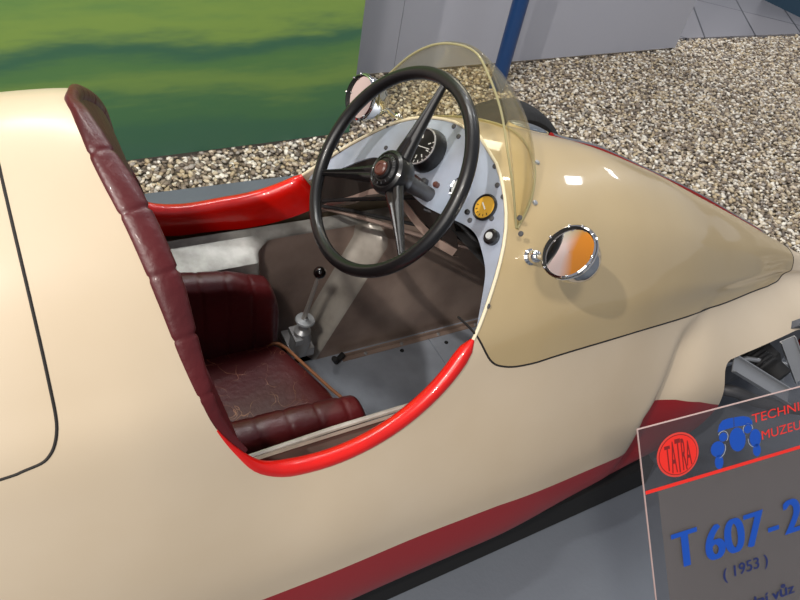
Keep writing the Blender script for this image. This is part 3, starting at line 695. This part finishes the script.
def shape(polys, m, name, n0=.0004):
    b = MB()
    for P, lev in polys:
        n = len(P); b.add([tuple(sp_(u,v,n0+lev)) for u, v in P]+[tuple(sp_(u,v,n0+lev-.0004)) for u, v in P], [tuple(range(n)), tuple(range(n,2*n))[::-1]]+[(i,(i+1)%n,n+(i+1)%n,n+i) for i in range(n)])
    return b.build(name, m, sign, weld=0)
ell = lambda cu, cv, a, b_, n=40, rot=0, q=2: [(cu+a*math.copysign(abs(math.cos(t))**(2/q),math.cos(t))*math.cos(rot)-b_*math.copysign(abs(math.sin(t))**(2/q),math.sin(t))*math.sin(rot), cv+a*math.copysign(abs(math.cos(t))**(2/q),math.cos(t))*math.sin(rot)+b_*math.copysign(abs(math.sin(t))**(2/q),math.sin(t))*math.cos(rot)) for t in [2*math.pi*k/n for k in range(n)]]
# round red emblem with four tall letters
lu, lv_ = .0810, .0665
shape([(ell(lu,lv_,.0475,.0425),0)], mat('emblem_red_rim', (206,58,48), .5), 'emblem_rim')
shape([(ell(lu,lv_,.0435,.0387),.0003)], INKD, 'emblem_ring')
shape([(ell(lu,lv_,.0420,.0372),.0006)], INKR, 'emblem_disc')
for ch, a, b_, top, bot in (('T',.0515,.0635,.043,.093),('A',.0640,.0760,.037,.099),('T',.0755,.0875,.034,.101),('R',.0890,.0985,.036,.099),('A',.0985,.1100,.043,.092)):
    writing(ch, a, b_, top, bot, INKD, 'emblem_letter', bold=.0006, h=.0009)
# blue car emblem
C_ = [([(.1764,.0453),(.1818,.0318),(.1903,.0249),(.2039,.0236),(.2164,.0248),(.2151,.0438),(.1968,.0436),(.1822,.0450)],0),
      ([(.2183,.0248),(.2401,.0269),(.2542,.0324),(.2606,.0415),(.2608,.0485),(.2404,.0455),(.2171,.0438)],0),
      (ell(.2215,.0699,.0192,.0240,32,-.12),0),(ell(.1880,.0572,.0098,.0088,24),0),(ell(.2486,.0555,.0096,.0082,24),0),
      (ell(.1727,.0776,.0164,.0152,28),0),(ell(.2645,.0770,.0138,.0184,28),0),(ell(.1730,.1037,.0100,.0142,24),0),(ell(.2657,.1018,.0096,.0128,24),0)]
shape(C_, INKB, 'blue_car_emblem')
arc = lambda cu, cv, a, t0, t1, w_=.0012: [(cu+(a+w_)*math.cos(t0+(t1-t0)*k/12), cv+(a+w_)*math.sin(t0+(t1-t0)*k/12)) for k in range(13)]+[(cu+a*math.cos(t1-(t1-t0)*k/12), cv+a*math.sin(t1-(t1-t0)*k/12)) for k in range(13)]
SILV = mat('silver_print', (150,160,180), .4)
for A_ in ((.188,.0572,.0112,-2.6,.9),(.2486,.0555,.0112,-3.6,.2),(.1727,.0776,.0180,-.3,1.5),(.2645,.077,.0170,1.6,3.3)): shape([(arc(*A_),0)], SILV, 'emblem_outline')
writing('TECHNICKÉ', .2600, .4450, .0280, .0460, INKR, 'heading')
writing('MUZEUM', .2800, .4030, .0660, .0840, INKR, 'heading')
writing('T', .0490, .1015, .2140, .2860, INKB, 'title', bold=.0075)
writing('607', .1240, .2620, .2220, .2920, INKB, 'title', bold=.0075)
writing('-', .2760, .3000, .2240, .2920, INKB, 'title', bold=.004)
writing('2', .3190, .3600, .2210, .2920, INKB, 'title', bold=.0075)
writing('( 1953 )', .1560, .2660, .3170, .3400, INKN, 'year', bold=.001)
writing('závodní vůz', .1400, .3260, .3960, .4180, INKN, 'caption', bold=.002)

# ------------------------------------------------------------------ hall
def st(o): o['kind'] = 'structure'; return o
def setz(*a): return a
flo = st(MB().box((-5,-5,-.20),(.80,1.472,-.16)).box((.80,-5,-.20),(2.2,.42,-.16)).box((2.2,-5,-.20),(9,-.3,-.16)).build('floor', PLATF))
TL = mat('grey_floor_tile', (132,132,136), .35)
nt = TL.node_tree; b_ = nt.nodes['Principled BSDF']; t = nt.nodes.new('ShaderNodeTexCoord'); mp = nt.nodes.new('ShaderNodeMapping'); mp.inputs['Rotation'].default_value = (0,0,math.radians(-50)); mp.inputs['Location'].default_value = (.3,.194,0); br = nt.nodes.new('ShaderNodeTexBrick')
br.offset = 0; br.inputs['Scale'].default_value = 1; br.inputs['Brick Width'].default_value = 1.3; br.inputs['Row Height'].default_value = .52; br.inputs['Mortar Size'].default_value = .008
br.inputs['Color1'].default_value = lin((140,138,142)); br.inputs['Color2'].default_value = lin((128,128,134)); br.inputs['Mortar'].default_value = lin((64,64,68))
nt.links.new(t.outputs['Object'], mp.inputs[0]); nt.links.new(mp.outputs[0], br.inputs['Vector']); nt.links.new(br.outputs['Color'], b_.inputs['Base Color'])
st(MB().box((1.0,2.74,-.20),(12,9,-.155)).build('floor', TL))
st(MB().box((-5,1.472,-.24),(12,2.74,-.19)).box((.80,.42,-.24),(12,1.472,-.19)).box((2.2,-.3,-.24),(12,.42,-.19)).build('floor', mat('gravel_bed', (112,102,88), .9)))

# mural panel of blurred green landscape, painted with an orange and pale stretch further left
MU = bpy.data.materials.new('green_mural'); MU.use_nodes = True; nt = MU.node_tree; b_ = nt.nodes['Principled BSDF']; b_.inputs['Roughness'].default_value = .45
t = nt.nodes.new('ShaderNodeTexCoord'); mp = nt.nodes.new('ShaderNodeMapping'); mp.inputs['Scale'].default_value = (.42,1,2.3); mp.inputs['Rotation'].default_value = (0,math.radians(5),0)
n = nt.nodes.new('ShaderNodeTexNoise'); n.inputs['Scale'].default_value = 1.6; n.inputs['Detail'].default_value = 5; n.inputs['Roughness'].default_value = .62
nt.links.new(t.outputs['Object'], mp.inputs[0]); nt.links.new(mp.outputs[0], n.inputs['Vector'])
sx = nt.nodes.new('ShaderNodeSeparateXYZ'); nt.links.new(t.outputs['Object'], sx.inputs[0])
# height drives the landscape bands, the noise wanders them
ma = nt.nodes.new('ShaderNodeMath'); ma.operation = 'MULTIPLY_ADD'; ma.inputs[1].default_value = .48; nt.links.new(n.outputs['Fac'], ma.inputs[0]); nt.links.new(sx.outputs['Z'], ma.inputs[2])
rg = nt.nodes.new('ShaderNodeValToRGB'); cr = rg.color_ramp; cr.interpolation = 'EASE'
cols = [(0.0,(66,108,90)),(.18,(66,110,84)),(.30,(76,120,80)),(.40,(116,148,78)),(.50,(88,130,78)),(.58,(66,110,84)),(.68,(130,160,80)),(.80,(96,140,82)),(.9,(84,132,96)),(1,(128,160,96))]
cr.elements[0].position = cols[0][0]; cr.elements[0].color = lin(cols[0][1]); cr.elements[1].position = 1; cr.elements[1].color = lin(cols[-1][1])
for p, c in cols[1:-1]: e = cr.elements.new(p); e.color = lin(c)
nt.links.new(ma.outputs[0], rg.inputs['Fac'])
r2 = nt.nodes.new('ShaderNodeMapRange'); r2.inputs['From Min'].default_value = -.8; r2.inputs['From Max'].default_value = -1.15; nt.links.new(sx.outputs['X'], r2.inputs['Value'])
og = nt.nodes.new('ShaderNodeValToRGB'); og.color_ramp.elements[0].color = lin((236,214,210)); og.color_ramp.elements[1].color = lin((240,150,30)); og.color_ramp.elements[0].position = .35; og.color_ramp.elements[1].position = .65; zr = nt.nodes.new('ShaderNodeMapRange'); zr.inputs['From Min'].default_value = 1.7; zr.inputs['From Max'].default_value = 2.7; nt.links.new(sx.outputs['Z'], zr.inputs['Value']); nt.links.new(zr.outputs[0], og.inputs['Fac'])  # orange and pale stretch added out of view for the mirrors to reflect
mx = nt.nodes.new('ShaderNodeMixRGB'); nt.links.new(r2.outputs[0], mx.inputs[0]); nt.links.new(rg.outputs[0], mx.inputs[1]); nt.links.new(og.outputs[0], mx.inputs[2]); nt.links.new(mx.outputs[0], b_.inputs['Base Color'])
# footprint runs very slightly off the car's axis
gp = MB(); x0, x1 = -5., .822
y0, y1 = 1.738+(x0+.248)*.049, 1.790
gp.add([(x0,y0,-.157),(x1,y1,-.157),(x1,y1+.03,-.157),(x0,y0+.03,-.157),(x0,y0,3.2),(x1,y1,3.2),(x1,y1+.03,3.2),(x0,y0+.03,3.2)], [(0,3,2,1),(4,5,6,7),(0,1,5,4),(1,2,6,5),(2,3,7,6),(3,0,4,7)])
go = gp.build('backdrop_panel', MU); tag(go, 'large green blurred-landscape backdrop board standing on the gravel behind the headrest', 'backdrop')
def panel(x0, y0, x1, y1, label, cat='partition'):
    b = MB(); b.add([(x0,y0,-.157),(x1,y1,-.157),(x1,y1+.06,-.157),(x0,y0+.06,-.157),(x0,y0,2.3),(x1,y1,2.3),(x1,y1+.06,2.3),(x0,y0+.06,2.3)], [(0,3,2,1),(4,5,6,7),(0,1,5,4),(1,2,6,5),(2,3,7,6),(3,0,4,7)])
    return tag(b.build('partition_panel', GPANEL), label, cat, 'grey partition panels')
f_ = lambda x: 2.42+(x-1.18)*.0545
panel(.70, f_(.70), 1.40, f_(1.40), 'narrow grey partition panel just right of the green board')
panel(1.403, f_(1.403), 4.06, f_(4.06), 'wide grey partition panel behind the blue pole')
po = MB().tube([(2.02,2.17,-.19),(2.02,2.17,2.4)], .048, 24).build('pole', BLUEP); tag(po, 'dark blue round pole rising from the gravel behind the windscreen', 'pole')
cb = MB().box((6.42,2.95,-.155),(7.4,3.6,.75)); cb = cb.build('display_plinth', mat('teal_plinth', (40,66,84), .5)); tag(cb, 'dark teal plinth on the tiles at the far end of the hall', 'plinth')

# gravel
rng = np.random.default_rng(5)
def gravel():
    ph = (1+5**.5)/2
    iv = np.array([(-1,ph,0),(1,ph,0),(-1,-ph,0),(1,-ph,0),(0,-1,ph),(0,1,ph),(0,-1,-ph),(0,1,-ph),(ph,0,-1),(ph,0,1),(-ph,0,-1),(-ph,0,1)],float); iv /= np.linalg.norm(iv[0])
    itf = np.array([(0,11,5),(0,5,1),(0,1,7),(0,7,10),(0,10,11),(1,5,9),(5,11,4),(11,10,2),(10,7,6),(7,1,8),(3,9,4),(3,4,2),(3,2,6),(3,6,8),(3,8,9),(4,9,5),(2,4,11),(6,2,10),(8,6,7),(9,8,1)])
    P = []
    st_ = .0195
    gx, gy = np.meshgrid(np.arange(-.75, 7.6, st_), np.arange(.43, 2.75, st_)); P = np.stack([gx.ravel(), gy.ravel()],1); gx, gy = np.meshgrid(np.arange(2.21, 4.6, st_), np.arange(-.29, .43, st_)); P = np.vstack([P, np.stack([gx.ravel(), gy.ravel()],1)]); P += rng.uniform(-.0095,.0095,P.shape)
    lim = np.where(P[:,0] < .83, 1.75+(P[:,0]+.248)*.049, np.where(P[:,0] < 4.06, 2.42+(P[:,0]-1.18)*.0545, 2.735)); lim = np.where(P[:,0] < .83, lim-.0, lim)
    P = P[P[:,1] < lim-.003]; P = P[(P[:,1] > 1.485) | (P[:,0] > .815)]; P = P[np.hypot(P[:,0]-2.02,P[:,1]-2.17) > .065]; P = P[~((P[:,0] > .8) & (P[:,0] < 1.5) & (P[:,1] < .45))]; n = len(P)
    far = np.clip((P[:,0]-3.5)/4,0,1)
    sz = rng.uniform(.0085,.016,(n,1))*(1+.15*far[:,None]); sc = sz*np.stack([rng.uniform(.9,1.5,n), rng.uniform(.65,1.0,n), rng.uniform(.45,.75,n)],1)
    V = iv[None]*(1+rng.uniform(-.16,.16,(n,12,1))); V = V*sc[:,None]
    a = rng.uniform(0,2*np.pi,n); tl = rng.uniform(-.5,.5,n); ca,sa,ct,stn = np.cos(a),np.sin(a),np.cos(tl),np.sin(tl)
    x = V[...,0]; y = V[...,1]; z = V[...,2]
    x2 = x*ct[:,None]-z*stn[:,None]; z2 = x*stn[:,None]+z*ct[:,None]
    X = x2*ca[:,None]-y*sa[:,None]+P[:,:1]; Y = x2*sa[:,None]+y*ca[:,None]+P[:,1:]; Z = np.minimum(z2-.176+rng.uniform(-.004,.010,(n,1)), -.1575)
    co = np.stack([X,Y,Z],-1).reshape(-1,3).astype(np.float32)
    F = (itf[None]+12*np.arange(n)[:,None,None]).reshape(-1,3).astype(np.int32)
    me = bpy.data.meshes.new('gravel'); me.vertices.add(len(co)); me.vertices.foreach_set('co', co.ravel())
    me.loops.add(F.size); me.loops.foreach_set('vertex_index', F.ravel()); me.polygons.add(len(F)); me.polygons.foreach_set('loop_start', np.arange(0,F.size,3,dtype=np.int32)); me.update(calc_edges=True)
    pal = np.array([lin(c)[:3] for c in ((196,182,156),(222,214,198),(150,134,112),(134,120,104),(168,160,150),(206,192,170),(142,128,112),(186,168,136),(104,94,84),(232,226,212))])
    col = pal[rng.integers(0,len(pal),n)]*rng.uniform(.8,1.12,(n,1)); col = np.concatenate([col,np.ones((n,1))],1)
    at = me.color_attributes.new('pebble', 'FLOAT_COLOR', 'POINT'); at.data.foreach_set('color', np.repeat(col,12,0).astype(np.float32).ravel())
    m = mat('pebbles', (180,170,150), .6); nt = m.node_tree; vc = nt.nodes.new('ShaderNodeVertexColor'); vc.layer_name = 'pebble'; nt.links.new(vc.outputs[0], nt.nodes['Principled BSDF'].inputs['Base Color'])
    me.materials.append(m); return link('gravel', me)
tag(gravel(), 'bed of pale brown and grey gravel pebbles behind the car', 'gravel', kind='stuff')
